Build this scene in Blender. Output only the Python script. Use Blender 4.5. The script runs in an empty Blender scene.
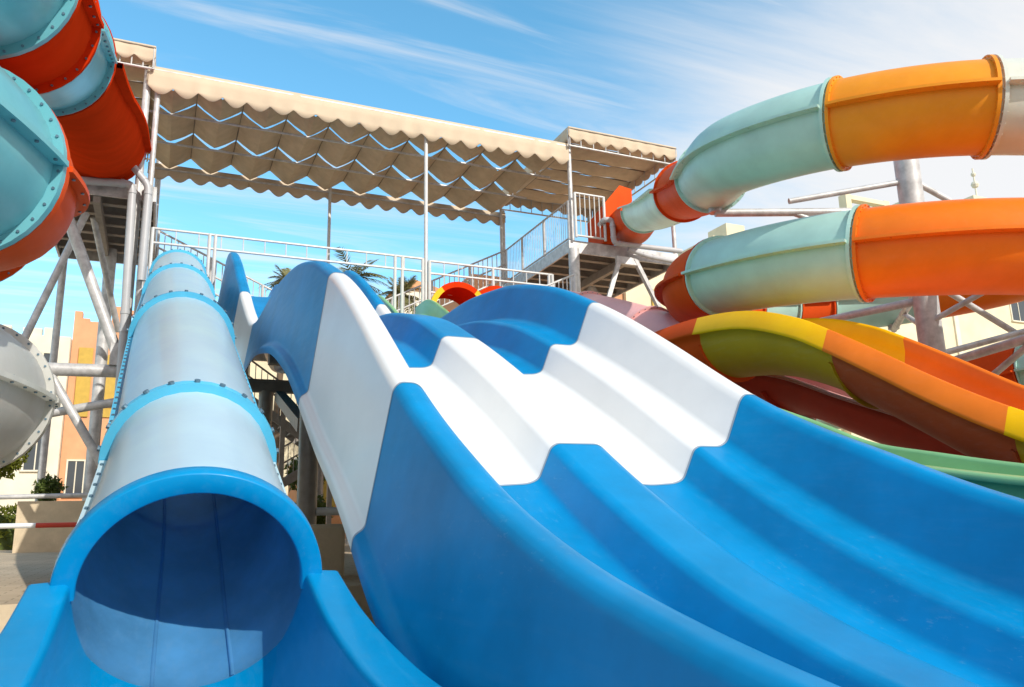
import bpy, bmesh, math, random
from mathutils import Vector, Matrix, noise
from math import sin, cos, pi, radians, sqrt, atan2
random.seed(7)
SC = bpy.context.scene
COL = SC.collection
Z = Vector((0, 0, 1))

# ------------------------------------------------------------------ materials
def new_mat(name):
    m = bpy.data.materials.new(name); m.use_nodes = True
    nt = m.node_tree
    return m, nt, nt.nodes['Principled BSDF'], nt.nodes['Material Output']

def N(nt, t, **kw):
    n = nt.nodes.new(t)
    for k, v in kw.items():
        if k.startswith('i_'): n.inputs[k[2:].replace('_', ' ')].default_value = v
        else: setattr(n, k, v)
    return n

def mottled(nt, rgb, scale, amount, coords, detail=5.0, stretch=None):
    """base colour with soft tonal variation"""
    nz = N(nt, 'ShaderNodeTexNoise', i_Scale=scale, i_Detail=detail, i_Roughness=0.6)
    src = coords.outputs['Object']
    if stretch:
        mp = N(nt, 'ShaderNodeMapping'); mp.inputs['Scale'].default_value = stretch
        nt.links.new(src, mp.inputs[0]); src = mp.outputs[0]
    nt.links.new(src, nz.inputs['Vector'])
    rp = N(nt, 'ShaderNodeValToRGB')
    rp.color_ramp.elements[0].position = 0.3; rp.color_ramp.elements[1].position = 0.7
    a = 1 - amount; b = 1 + amount * 0.6
    rp.color_ramp.elements[0].color = (rgb[0]*a, rgb[1]*a, rgb[2]*a, 1)
    rp.color_ramp.elements[1].color = (min(rgb[0]*b, .9), min(rgb[1]*b, .9), min(rgb[2]*b, .9), 1)
    nt.links.new(nz.outputs['Fac'], rp.inputs[0])
    return rp.outputs[0], nz

def fibre(name, rgb, rough=0.3, transl=0.0, amount=0.14, coat=0.25, wear=0.25, spec=.4, worn=0.0):
    m, nt, p, out = new_mat(name)
    tc = N(nt, 'ShaderNodeTexCoord')
    c, nz = mottled(nt, rgb, 1.3, amount, tc)
    # faint chalky scuffs along the riding direction
    sc = N(nt, 'ShaderNodeTexNoise', i_Scale=3.0, i_Detail=8.0, i_Roughness=0.7)
    mp = N(nt, 'ShaderNodeMapping'); mp.inputs['Scale'].default_value = (6.0, 0.45, 5.0)
    nt.links.new(tc.outputs['Object'], mp.inputs[0]); nt.links.new(mp.outputs[0], sc.inputs['Vector'])
    rp = N(nt, 'ShaderNodeValToRGB'); rp.color_ramp.elements[0].position = 0.5; rp.color_ramp.elements[1].position = 0.78
    rp.color_ramp.elements[1].color = (wear, wear, wear, 1)
    nt.links.new(sc.outputs['Fac'], rp.inputs[0])
    mx = N(nt, 'ShaderNodeMix', data_type='RGBA')
    mx.inputs[7].default_value = (min(rgb[0]*.7+.14, .85), min(rgb[1]*.7+.18, .85), min(rgb[2]*.7+.2, .85), 1)
    nt.links.new(rp.outputs[0], mx.inputs[0]); nt.links.new(c, mx.inputs[6])
    # small rubbed spots and scratches, in patches
    if worn:
        f1 = N(nt, 'ShaderNodeTexNoise', i_Scale=16.0, i_Detail=6.0, i_Roughness=.75); f2 = N(nt, 'ShaderNodeTexNoise', i_Scale=1.1, i_Detail=3.0)
        m2 = N(nt, 'ShaderNodeMapping'); m2.inputs['Scale'].default_value = (1.6, .7, 1.6)
        nt.links.new(tc.outputs['Object'], m2.inputs[0]); nt.links.new(m2.outputs[0], f1.inputs['Vector']); nt.links.new(tc.outputs['Object'], f2.inputs['Vector'])
        a1 = N(nt, 'ShaderNodeMapRange'); a1.inputs[1].default_value = .58; a1.inputs[2].default_value = .72; nt.links.new(f1.outputs['Fac'], a1.inputs[0])
        a2 = N(nt, 'ShaderNodeMapRange'); a2.inputs[1].default_value = .48; a2.inputs[2].default_value = .68; a2.inputs[4].default_value = worn; nt.links.new(f2.outputs['Fac'], a2.inputs[0])
        am = N(nt, 'ShaderNodeMath', operation='MULTIPLY'); nt.links.new(a1.outputs[0], am.inputs[0]); nt.links.new(a2.outputs[0], am.inputs[1])
        mw_ = N(nt, 'ShaderNodeMix', data_type='RGBA'); nt.links.new(am.outputs[0], mw_.inputs[0]); nt.links.new(mx.outputs[2], mw_.inputs[6])
        mw_.inputs[7].default_value = (min(rgb[0]*.6+.22, .62), min(rgb[1]*.6+.28, .62), min(rgb[2]*.6+.28, .66), 1)
        mx = mw_
    nt.links.new(mx.outputs[2], p.inputs['Base Color'])
    rr = N(nt, 'ShaderNodeMapRange'); rr.inputs[3].default_value = rough - .08; rr.inputs[4].default_value = rough + .16
    nt.links.new(sc.outputs['Fac'], rr.inputs[0]); nt.links.new(rr.outputs[0], p.inputs['Roughness'])
    p.inputs['Coat Weight'].default_value = coat; p.inputs['Coat Roughness'].default_value = .15
    p.inputs['Specular IOR Level'].default_value = spec
    bz = N(nt, 'ShaderNodeTexNoise', i_Scale=2.2, i_Detail=2.0)
    nt.links.new(tc.outputs['Object'], bz.inputs['Vector'])
    bp = N(nt, 'ShaderNodeBump', i_Strength=.06, i_Distance=.1)
    nt.links.new(bz.outputs['Fac'], bp.inputs['Height']); nt.links.new(bp.outputs[0], p.inputs['Normal'])
    nt.links.new(bp.outputs[0], p.inputs['Coat Normal'])
    if transl > 0:
        tr = N(nt, 'ShaderNodeBsdfTranslucent'); nt.links.new(mx.outputs[2], tr.inputs[0])
        ms = N(nt, 'ShaderNodeMixShader'); ms.inputs[0].default_value = transl
        nt.links.new(p.outputs[0], ms.inputs[1]); nt.links.new(tr.outputs[0], ms.inputs[2])
        nt.links.new(ms.outputs[0], out.inputs[0])
    return m

def plain(name, rgb, rough=.6, metal=0.0, scale=4.0, amount=.12, bump=.0, bscale=30.0, stretch=None, transl=0.0):
    m, nt, p, out = new_mat(name)
    tc = N(nt, 'ShaderNodeTexCoord')
    c, nz = mottled(nt, rgb, scale, amount, tc, 6.0, stretch)
    nt.links.new(c, p.inputs['Base Color'])
    p.inputs['Roughness'].default_value = rough; p.inputs['Metallic'].default_value = metal
    if bump:
        bz = N(nt, 'ShaderNodeTexNoise', i_Scale=bscale, i_Detail=4.0); nt.links.new(tc.outputs['Object'], bz.inputs['Vector'])
        bp = N(nt, 'ShaderNodeBump', i_Strength=bump, i_Distance=.02)
        nt.links.new(bz.outputs['Fac'], bp.inputs['Height']); nt.links.new(bp.outputs[0], p.inputs['Normal'])
    if transl:
        tr = N(nt, 'ShaderNodeBsdfTranslucent'); nt.links.new(c, tr.inputs[0])
        ms = N(nt, 'ShaderNodeMixShader'); ms.inputs[0].default_value = transl
        nt.links.new(p.outputs[0], ms.inputs[1]); nt.links.new(tr.outputs[0], ms.inputs[2])
        nt.links.new(ms.outputs[0], out.inputs[0])
    return m

BLUE = fibre('blue gelcoat', (.0, .23, .51), .36, wear=.10, coat=.05, spec=.22, amount=.2, worn=.45)
WHITE = fibre('white gelcoat', (.80, .80, .785), .34, amount=.05, wear=.14, worn=.3)
PALE = fibre('pale blue gelcoat', (.62, .82, .95), .3, .3, amount=.08)
TBLUE = fibre('tube mouth blue gelcoat', (.0, .25, .54), .34, .0, wear=.14, coat=.08, spec=.25, worn=.35)
INSHADE = fibre('shaded inner blue', (.12, .40, .70), .42, .5, amount=.3, wear=.35, coat=.1)  # blue carries the shade inside the tube; joint strips share it
RING = fibre('cyan flange gelcoat', (.09, .50, .76), .35)
MINT = fibre('mint gelcoat', (.46, .70, .62), .36, .08, coat=.08, wear=.15)
CREAMT = fibre('cream gelcoat', (.72, .72, .62), .3, .08)
ORANGE = fibre('orange gelcoat', (.84, .19, .015), .38, .06, coat=.05, wear=.07, spec=.15)
AMBER = fibre('amber gelcoat', (.88, .31, .02), .38, .06, coat=.05, wear=.08, spec=.15)
REDOR = fibre('red orange gelcoat', (.68, .085, .015), .4, .0, coat=.0, wear=.04, spec=.02)
RED = fibre('red gelcoat', (.62, .04, .006), .6, .0, coat=.0, wear=.02, spec=.0)
AQUA = fibre('aqua gelcoat', (.22, .62, .68), .3, .3)
WHITET = fibre('white tube gelcoat', (.88, .88, .80), .35, .45)
YELLOW = fibre('yellow gelcoat', (.92, .47, .002), .4, coat=.03, wear=.06, spec=.12)
YUND = fibre('shaded yellow underside', (.46, .29, .004), .5, coat=0)  # darker copy of the yellow, shade of the undercut wall in its colour
OUND = fibre('shaded red underside', (.40, .06, .015), .5, coat=0)  # red outside of the orange flume, with undercut shade put into the colour
PINK = fibre('pink gelcoat', (.82, .44, .42), .4, coat=.1)
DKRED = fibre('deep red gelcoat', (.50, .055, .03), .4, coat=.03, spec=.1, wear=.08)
GREEN = fibre('pale green gelcoat', (.24, .50, .23), .35)
STEEL = plain('galvanised steel', (.58, .57, .555), .45, .2, 5, .32, .08, 60)
ALU = plain('white painted steel', (.62, .62, .60), .4, .1, 6, .1)
DARKST = plain('dark painted steel', (.30, .27, .24), .5, .3, 6, .2)
JOIST = plain('primed joist steel', (.34, .30, .26), .6, .1, 6, .2)
SEAL = plain('grey joint sealant', (.30, .36, .42), .7)
BOLTM = plain('bolt steel', (.16, .26, .33), .4, .5, 20, .2)
DECK = plain('deck planking', (.22, .19, .16), .8, 0, 6, .25, .15, 40, (1, 8, 1))
PVC = plain('grey plastic pipe', (.48, .49, .50), .4, 0, 5, .06)
CANVAS = plain('beige canvas', (.54, .41, .26), .85, 0, 3.0, .14, .2, 60, None, .06)
CANVASV = plain('beige valance canvas', (.62, .50, .36), .85, 0, 2.0, .07, .2, 60, None, .06)
ROPE = plain('canopy rod', (.20, .16, .12), .6, .2)
REDPIPE = plain('red paint', (.62, .06, .03), .5)
CONC = plain('cream concrete', (.62, .50, .34), .85, 0, 3, .15, .3, 20)
TERR = plain('terracotta plaster', (.66, .30, .13), .9, 0, .9, .18, .2, 12)
SALMON = plain('orange plaster', (.72, .36, .19), .9, 0, .9, .16, .2, 12)
CREAMW = plain('cream plaster', (.74, .66, .46), .9, 0, .8, .14, .2, 12)
IVORY = plain('ivory plaster', (.76, .71, .57), .9, 0, .8, .14, .2, 12)
OCHRE = plain('ochre shutter', (.55, .36, .06), .7)
GLASS, _nt, _p, _o = new_mat('window glass'); _p.inputs['Base Color'].default_value = (.06, .07, .08, 1); _p.inputs['Roughness'].default_value = .08
LEAF = plain('shrub leaf', (.10, .14, .02), .6, 0, 8, .35, 0, 30, None, .25)
HEDGE = plain('hedge leaf', (.20, .22, .02), .6, 0, 8, .3, 0, 30, None, .3)
PALM = plain('palm leaf', (.22, .21, .08), .55, 0, 3, .4, 0, 30, None, .25)
BARK = plain('palm bark', (.16, .11, .07), .9, 0, 6, .3, .5, 20)

def paving(name, c1, c2, mortar, scale):
    m, nt, p, out = new_mat(name)
    tc = N(nt, 'ShaderNodeTexCoord'); br = N(nt, 'ShaderNodeTexBrick')
    br.inputs['Color1'].default_value = (*c1, 1); br.inputs['Color2'].default_value = (*c2, 1); br.inputs['Mortar'].default_value = (*mortar, 1)
    br.inputs['Scale'].default_value = scale; br.inputs['Mortar Size'].default_value = .012
    nt.links.new(tc.outputs['Object'], br.inputs['Vector'])
    nz = N(nt, 'ShaderNodeTexNoise', i_Scale=.8, i_Detail=6.0); nt.links.new(tc.outputs['Object'], nz.inputs['Vector'])
    mx = N(nt, 'ShaderNodeMix', data_type='RGBA', blend_type='MULTIPLY'); mx.inputs[0].default_value = .5
    rp = N(nt, 'ShaderNodeValToRGB'); rp.color_ramp.elements[0].position = .3; rp.color_ramp.elements[0].color = (.5, .5, .5, 1); rp.color_ramp.elements[1].position = .7
    nt.links.new(nz.outputs['Fac'], rp.inputs[0]); nt.links.new(br.outputs['Color'], mx.inputs[6]); nt.links.new(rp.outputs[0], mx.inputs[7])
    nt.links.new(mx.outputs[2], p.inputs['Base Color']); p.inputs['Roughness'].default_value = .85
    return m
PAVE = paving('tan paving', (.60, .48, .33), (.54, .42, .28), (.36, .28, .19), 1.6)
POOLF = paving('brown paving', (.20, .13, .08), (.15, .10, .06), (.07, .05, .03), 2.5)

# ------------------------------------------------------------------ mesh helpers
class MB:
    def __init__(s): s.v = []; s.f = []; s.mi = []
    def add(s, vs, fs, mi=0):
        o = len(s.v); s.v += [Vector(v) for v in vs]
        for f in fs: s.f.append([i + o for i in f]); s.mi.append(mi)
        return s
    def box(s, a, b, mi=0):
        (x0, y0, z0), (x1, y1, z1) = a, b
        return s.add([(x0,y0,z0),(x1,y0,z0),(x1,y1,z0),(x0,y1,z0),(x0,y0,z1),(x1,y0,z1),(x1,y1,z1),(x0,y1,z1)],
              [(0,3,2,1),(4,5,6,7),(0,1,5,4),(1,2,6,5),(2,3,7,6),(3,0,4,7)], mi)
    def bar(s, a, b, r, n=10, mi=0, r2=None, caps=True):
        a = Vector(a); b = Vector(b); r2 = r if r2 is None else r2
        t = (b - a).normalized(); u = t.cross(Z)
        if u.length < 1e-3: u = Vector((1, 0, 0))
        u.normalize(); w = u.cross(t)
        vs = []
        for c, q in ((a, r), (b, r2)):
            for k in range(n):
                an = 2*pi*(k + .5)/n; vs.append(c + u*cos(an)*q + w*sin(an)*q)
        fs = [(k, (k+1) % n, n + (k+1) % n, n + k) for k in range(n)]
        if caps: fs += [tuple(range(n))[::-1], tuple(range(n, 2*n))]
        return s.add(vs, fs, mi)
    def beam(s, a, b, w, h, mi=0):
        a = Vector(a); b = Vector(b); t = (b-a).normalized(); u = t.cross(Z)
        if u.length < 1e-3: u = Vector((1, 0, 0))
        u.normalize(); v = u.cross(t); vs = []
        for c in (a, b):
            for (p, q) in ((-1,-1),(1,-1),(1,1),(-1,1)): vs.append(c + u*p*w/2 + v*q*h/2)
        return s.add(vs, [(3,2,1,0),(4,5,6,7),(0,1,5,4),(1,2,6,5),(2,3,7,6),(3,0,4,7)], mi)
    def pipe(s, pts, r, n=10, mi=0):
        """mitred tube through points, elbows rounded"""
        pts = [Vector(p) for p in pts]; q = [pts[0]]
        for i in range(1, len(pts)-1):
            d0 = (pts[i-1]-pts[i]); d1 = (pts[i+1]-pts[i]); k = min(r*1.8, d0.length*.45, d1.length*.45)
            A = pts[i]+d0.normalized()*k; B = pts[i]+d1.normalized()*k
            for t in (0, .25, .5, .75, 1): q.append(A*(1-t)**2 + pts[i]*2*t*(1-t) + B*t*t)
        q.append(pts[-1])
        return s.sweep_circle(q, r, n, mi, True)
    def sweep_circle(s, q, r, n, mi=0, caps=False):
        vs = []; u = None
        for i, p in enumerate(q):
            t = (q[min(i+1, len(q)-1)] - q[max(i-1, 0)]).normalized()
            if u is None:
                u = t.cross(Z)
                if u.length < 1e-3: u = Vector((1, 0, 0))
            u = (u - t*u.dot(t)).normalized(); w = u.cross(t)
            rr = r(i/(len(q)-1)) if callable(r) else r
            for k in range(n):
                a = 2*pi*k/n; vs.append(p + u*cos(a)*rr + w*sin(a)*rr)
        m = len(q); fs = [(i*n+k, i*n+(k+1) % n, (i+1)*n+(k+1) % n, (i+1)*n+k) for i in range(m-1) for k in range(n)]
        if caps: fs += [tuple(range(n)), tuple(range((m-1)*n, m*n))[::-1]]
        return s.add(vs, fs, mi)
    def grid(s, rows, closed=False, mi=0, flip=False):
        m = len(rows); n = len(rows[0]); vs = [v for r in rows for v in r]
        kk = n if closed else n-1
        fs = []
        for i in range(m-1):
            for k in range(kk):
                f = (i*n+k, i*n+(k+1) % n, (i+1)*n+(k+1) % n, (i+1)*n+k)
                fs.append(f[::-1] if flip else f)
        return s.add(vs, fs, mi)
    def ball(s, c, r, n=8, mi=0):
        c = Vector(c); rows = []
        for i in range(n//2+1):
            th = pi*i/(n//2)
            rows.append([c + Vector((sin(th)*cos(2*pi*k/n), sin(th)*sin(2*pi*k/n), cos(th)))*r for k in range(n)])
        return s.grid(rows, True, mi)
    def build(s, name, mats, parent=None, smooth=False, recalc=True):
        if not isinstance(mats, (list, tuple)): mats = [mats]
        off = world_off(parent)
        me = bpy.data.meshes.new(name); me.from_pydata([v - off for v in s.v], [], s.f); me.update()
        for m in mats: me.materials.append(m)
        for p, i in zip(me.polygons, s.mi): p.material_index = min(i, len(mats)-1)
        if recalc:
            bm = bmesh.new(); bm.from_mesh(me); bmesh.ops.recalc_face_normals(bm, faces=bm.faces[:]); bm.to_mesh(me); bm.free()
        if smooth:
            for p in me.polygons: p.use_smooth = True
            if smooth == 'angle': me.set_sharp_from_angle(angle=radians(40))
        o = bpy.data.objects.new(name, me); COL.objects.link(o)
        if parent: o.parent = parent
        return o

def world_off(o):
    v = Vector((0, 0, 0))
    while o: v = v + o.location; o = o.parent
    return v

def thing(name, label, cat, loc=(0, 0, 0), group=None):
    o = bpy.data.objects.new(name, None); COL.objects.link(o); o.location = loc; o.empty_display_size = .2
    o['label'] = label; o['category'] = cat
    if group: o['group'] = group
    return o
def tag(o, label, cat, group=None):
    o['label'] = label; o['category'] = cat
    if group: o['group'] = group
    return o
def struct(o): o['kind'] = 'structure'; return o

def interp(tab, x):
    """smooth (monotone-ish Catmull) interpolation in a table of (x, y)"""
    if x <= tab[0][0]: return tab[0][1]
    if x >= tab[-1][0]: return tab[-1][1]
    for i in range(len(tab)-1):
        if tab[i][0] <= x <= tab[i+1][0]: break
    x0, y0 = tab[i]; x1, y1 = tab[i+1]; h = x1-x0
    def slope(j):
        if j == 0: return (tab[1][1]-tab[0][1])/(tab[1][0]-tab[0][0])
        if j == len(tab)-1: return (tab[j][1]-tab[j-1][1])/(tab[j][0]-tab[j-1][0])
        a = (tab[j][1]-tab[j-1][1])/(tab[j][0]-tab[j-1][0]); b = (tab[j+1][1]-tab[j][1])/(tab[j+1][0]-tab[j][0])
        return 0 if a*b <= 0 else (2*a*b)/(a+b)
    m0, m1 = slope(i), slope(i+1); t = (x-x0)/h
    return (2*t**3-3*t*t+1)*y0 + (t**3-2*t*t+t)*h*m0 + (-2*t**3+3*t*t)*y1 + (t**3-t*t)*h*m1

def round_poly(pts, r=.03, seg=3):
    out = [Vector(pts[0])]
    for i in range(1, len(pts)-1):
        p = Vector(pts[i]); a = Vector(pts[i-1])-p; b = Vector(pts[i+1])-p
        k = min(r, a.length*.45, b.length*.45); A = p+a.normalized()*k; B = p+b.normalized()*k
        for j in range(seg+1):
            t = j/seg; out.append(A*(1-t)**2 + p*2*t*(1-t) + B*t*t)
    out.append(Vector(pts[-1])); return out

def catmull(P, step=.12):
    P = [Vector(p) for p in P]; out = []
    for i in range(len(P)-1):
        p0 = P[i-1] if i else P[0]*2-P[1]; p1, p2 = P[i], P[i+1]; p3 = P[i+2] if i+2 < len(P) else P[-1]*2-P[-2]
        # centripetal
        t0 = 0; t1 = t0+max((p1-p0).length, 1e-4)**.5; t2 = t1+(p2-p1).length**.5; t3 = t2+max((p3-p2).length, 1e-4)**.5
        n = max(2, int((p2-p1).length/step))
        for k in range(n):
            t = t1+(t2-t1)*k/n
            A1 = p0*((t1-t)/(t1-t0))+p1*((t-t0)/(t1-t0)); A2 = p1*((t2-t)/(t2-t1))+p2*((t-t1)/(t2-t1)); A3 = p2*((t3-t)/(t3-t2))+p3*((t-t2)/(t3-t2))
            B1 = A1*((t2-t)/(t2-t0))+A2*((t-t0)/(t2-t0)); B2 = A2*((t3-t)/(t3-t1))+A3*((t-t1)/(t3-t1))
            out.append(B1*((t2-t)/(t2-t1))+B2*((t-t1)/(t2-t1)))
    out.append(P[-1]); return out

class Path:
    def __init__(s, pts, step=.12):
        s.p = catmull(pts, step); s.s = [0]
        for a, b in zip(s.p, s.p[1:]): s.s.append(s.s[-1]+(b-a).length)
        s.len = s.s[-1]
    def at(s, d):
        d = max(0, min(s.len, d)); lo, hi = 0, len(s.s)-1
        while hi-lo > 1:
            m = (lo+hi)//2
            if s.s[m] <= d: lo = m
            else: hi = m
        t = (d-s.s[lo])/max(1e-9, s.s[hi]-s.s[lo]); return s.p[lo].lerp(s.p[hi], t)
    def frame(s, d):
        p = s.at(d); a = s.at(d-.15); b = s.at(d+.15); T = (b-a).normalized(); L = T.cross(Z).normalized(); return p, T, L, L.cross(T)

def tube_ring(path, d, R, n=32, a0=0, a1=2*pi, closed=True):
    p, T, L, U = path.frame(d); m = n if closed else n+1
    return [p + L*cos(a0+(a1-a0)*k/n)*R + U*sin(a0+(a1-a0)*k/n)*R for k in range(m)]

def flange_ring(path, d, R, w, th, n=40, a0=0, a1=2*pi, closed=True, bolts=0):
    mb = MB()
    rows = [tube_ring(path, d-th/2, R-.004, n, a0, a1, closed), tube_ring(path, d-th/2, R+w, n, a0, a1, closed),
            tube_ring(path, d+th/2, R+w, n, a0, a1, closed), tube_ring(path, d+th/2, R-.004, n, a0, a1, closed)]
    mb.grid(rows, closed)
    if bolts:
        for sg in (-1, 1):
            p, T, L, U = path.frame(d)
            for k in range(bolts):
                a = a0+(a1-a0)*(k+.5)/bolts; c = p + (L*cos(a)+U*sin(a))*(R+w*.55) + T*sg*th/2
                mb.bar(c, c+T*sg*.014, .0105, 6, 1)
    return mb

def tube_section(path, d0, d1, R, step=.16, a0=0, a1=2*pi, closed=True, n=32, Rf=None):
    m = max(2, int((d1-d0)/step)); rows = []
    for i in range(m+1):
        d = d0+(d1-d0)*i/m; rows.append(tube_ring(path, d, Rf(d) if Rf else R, n, a0, a1, closed))
    return MB().grid(rows, closed)

def seam(path, d0, d1, R0, w, th, side, bolts=0.0, step=.16):
    """the bolted longitudinal flange along one side of a tube"""
    m = max(2, int((d1-d0)/step)); rows = []; mb = MB()
    for i in range(m+1):
        p, T, L, U = path.frame(d0+(d1-d0)*i/m); L = L*side; R = R0(d0+(d1-d0)*i/m) if callable(R0) else R0
        rows.append([p+L*(R-.01)+U*th/2, p+L*(R+w)+U*th/2, p+L*(R+w)-U*th/2, p+L*(R-.01)-U*th/2])
    mb.grid(rows, True)
    mb.add(rows[0], [(0, 1, 2, 3)]); mb.add(rows[-1], [(3, 2, 1, 0)])
    if bolts:
        k = int((d1-d0)/bolts)
        for i in range(k):
            R = R0(d0+(i+.5)*(d1-d0)/k) if callable(R0) else R0
            p, T, L, U = path.frame(d0+(i+.5)*(d1-d0)/k); c = p+L*side*(R+w*.6)
            mb.bar(c-U*(th/2+.012), c+U*(th/2+.012), .013, 6, 1)
    return mb

def profile_sweep(path, sec, d0, d1, step=.15, closed=True, caps=True):
    """sec(d) -> list of (lateral, up) points; path frame kept upright"""
    m = max(2, int((d1-d0)/step)); rows = []
    for i in range(m+1):
        d = d0+(d1-d0)*i/m; p, T, L, U = path.frame(d)
        rows.append([p+L*u+Z*v for u, v in sec(d)])
    mb = MB().grid(rows, closed)
    return mb

# ------------------------------------------------------------------ camera
EYE = Vector((0, 0, 1.25)); YAW, PIT, ROL = radians(24), radians(12.5), radians(1.3)
hv = Vector((sin(YAW), cos(YAW), 0)); rv = Vector((cos(YAW), -sin(YAW), 0))
fw = hv*cos(PIT)+Z*sin(PIT); up = Z*cos(PIT)-hv*sin(PIT)
cR = rv*cos(ROL)-up*sin(ROL); cU = up*cos(ROL)+rv*sin(ROL)
cam = bpy.data.cameras.new('camera'); cam.lens = 800/1024*36; cam.sensor_width = 36; cam.clip_start = .05; cam.clip_end = 2000
co = bpy.data.objects.new('camera', cam); COL.objects.link(co)
mw = Matrix((( cR.x, cU.x, -fw.x, EYE.x), (cR.y, cU.y, -fw.y, EYE.y), (cR.z, cU.z, -fw.z, EYE.z), (0, 0, 0, 1)))
co.matrix_world = mw; SC.camera = co

# ------------------------------------------------------------------ light and sky
SUN_EL, SUN_AZ = radians(32), radians(161)            # azimuth from +Y towards +X
sd = Vector((sin(SUN_AZ)*cos(SUN_EL), cos(SUN_AZ)*cos(SUN_EL), sin(SUN_EL)))
sl = bpy.data.lights.new('sun', 'SUN'); sl.energy = 2.9; sl.angle = radians(.5); sl.color = (1, .95, .87)
so = bpy.data.objects.new('sun', sl); COL.objects.link(so); so.rotation_euler = sd.to_track_quat('Z', 'Y').to_euler()
W = bpy.data.worlds.new('World'); SC.world = W; W.use_nodes = True
nt = W.node_tree; bg = nt.nodes['Background']; bg.inputs[1].default_value = .15
sky = N(nt, 'ShaderNodeTexSky', sky_type='NISHITA', sun_disc=False, sun_elevation=SUN_EL, sun_rotation=SUN_AZ)
sky.air_density = 1.0; sky.dust_density = .4; sky.ozone_density = 2.0; sky.altitude = 0
tc = N(nt, 'ShaderNodeTexCoord'); sx = N(nt, 'ShaderNodeSeparateXYZ'); nt.links.new(tc.outputs['Generated'], sx.inputs[0])
def M(op, a, b=None, clamp=False):
    n = N(nt, 'ShaderNodeMath', operation=op); n.use_clamp = clamp
    for i, q in enumerate((a, b)):
        if q is None: continue
        if isinstance(q, (int, float)): n.inputs[i].default_value = q
        else: nt.links.new(q, n.inputs[i])
    return n.outputs[0]
zc = M('MAXIMUM', sx.outputs['Z'], .06)
pu = M('DIVIDE', sx.outputs['X'], zc); pv = M('DIVIDE', sx.outputs['Y'], zc)
cx = N(nt, 'ShaderNodeCombineXYZ'); nt.links.new(pu, cx.inputs[0]); nt.links.new(pv, cx.inputs[1])
mp = N(nt, 'ShaderNodeMapping'); mp.inputs['Rotation'].default_value = (0, 0, radians(-35)); mp.inputs['Scale'].default_value = (.35, 1.5, 1)
nt.links.new(cx.outputs[0], mp.inputs[0])
n1 = N(nt, 'ShaderNodeTexNoise', i_Scale=1.1, i_Detail=9.0, i_Roughness=.62, i_Distortion=.7); nt.links.new(mp.outputs[0], n1.inputs['Vector'])
n2 = N(nt, 'ShaderNodeTexNoise', i_Scale=.55, i_Detail=4.0); nt.links.new(cx.outputs[0], n2.inputs['Vector'])
# cloud bank thickens to the east; unseen south bank added as neutral fill
bank = M('MAXIMUM', M('MULTIPLY', M('ADD', sx.outputs['X'], -.47), 1.35), M('MULTIPLY', M('ADD', M('MULTIPLY', sx.outputs['Y'], -1), -.15), 1.3))
d1 = M('ADD', M('ADD', M('MULTIPLY', n1.outputs['Fac'], .9), M('MULTIPLY', n2.outputs['Fac'], .5)), bank)
rp = N(nt, 'ShaderNodeMapRange', interpolation_type='SMOOTHSTEP'); rp.inputs[1].default_value = .52; rp.inputs[2].default_value = 1.08
nt.links.new(d1, rp.inputs[0])
# thin cirrus streaks everywhere
mp2 = N(nt, 'ShaderNodeMapping'); mp2.inputs['Rotation'].default_value = (0, 0, radians(-62)); mp2.inputs['Scale'].default_value = (.45, 3.4, 1)
nt.links.new(cx.outputs[0], mp2.inputs[0])
n3 = N(nt, 'ShaderNodeTexNoise', i_Scale=1.3, i_Detail=8.0, i_Roughness=.6, i_Distortion=.9); nt.links.new(mp2.outputs[0], n3.inputs['Vector'])
r3 = N(nt, 'ShaderNodeMapRange', interpolation_type='SMOOTHSTEP'); r3.inputs[1].default_value = .44; r3.inputs[2].default_value = .74; r3.inputs[4].default_value = .55
nt.links.new(n3.outputs['Fac'], r3.inputs[0])
cov = M('MAXIMUM', M('MULTIPLY', rp.outputs[0], .92), r3.outputs[0])
hs = N(nt, 'ShaderNodeHueSaturation'); hs.inputs['Hue'].default_value = .478; hs.inputs['Saturation'].default_value = 1.2; hs.inputs['Value'].default_value = 1.35
nt.links.new(sky.outputs[0], hs.inputs['Color'])
mx = N(nt, 'ShaderNodeMix', data_type='RGBA'); nt.links.new(cov, mx.inputs[0])
nt.links.new(hs.outputs[0], mx.inputs[6]); mx.inputs[7].default_value = (4.6, 4.5, 4.45, 1)
nt.links.new(mx.outputs[2], bg.inputs[0])
SC.view_settings.view_transform = 'Standard'; SC.view_settings.look = 'None'; SC.view_settings.exposure = 0.5; SC.view_settings.gamma = 1

# ------------------------------------------------------------------ ground
PIT_Y = 6.9
mb = MB()
# lower catch basin near the camera, a step up, then the terrace to the horizon
mb.add([(-40, -40, -.3), (60, -40, -.3), (60, PIT_Y, -.3), (-40, PIT_Y, -.3)], [(0, 1, 2, 3)], 1)
mb.add([(-40, PIT_Y, -.3), (60, PIT_Y, -.3), (60, PIT_Y, .75), (-40, PIT_Y, .75)], [(0, 1, 2, 3)], 2)
mb.add([(-700, PIT_Y, .75), (900, PIT_Y, .75), (900, 1200, .75), (-700, 1200, .75)], [(0, 1, 2, 3)], 0)
mb.add([(-700, -300, -.31), (900, -300, -.31), (900, -40, -.31), (-700, -40, -.31)], [(0, 1, 2, 3)], 0)
struct(mb.build('ground', [PAVE, POOLF, CONC]))

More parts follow.
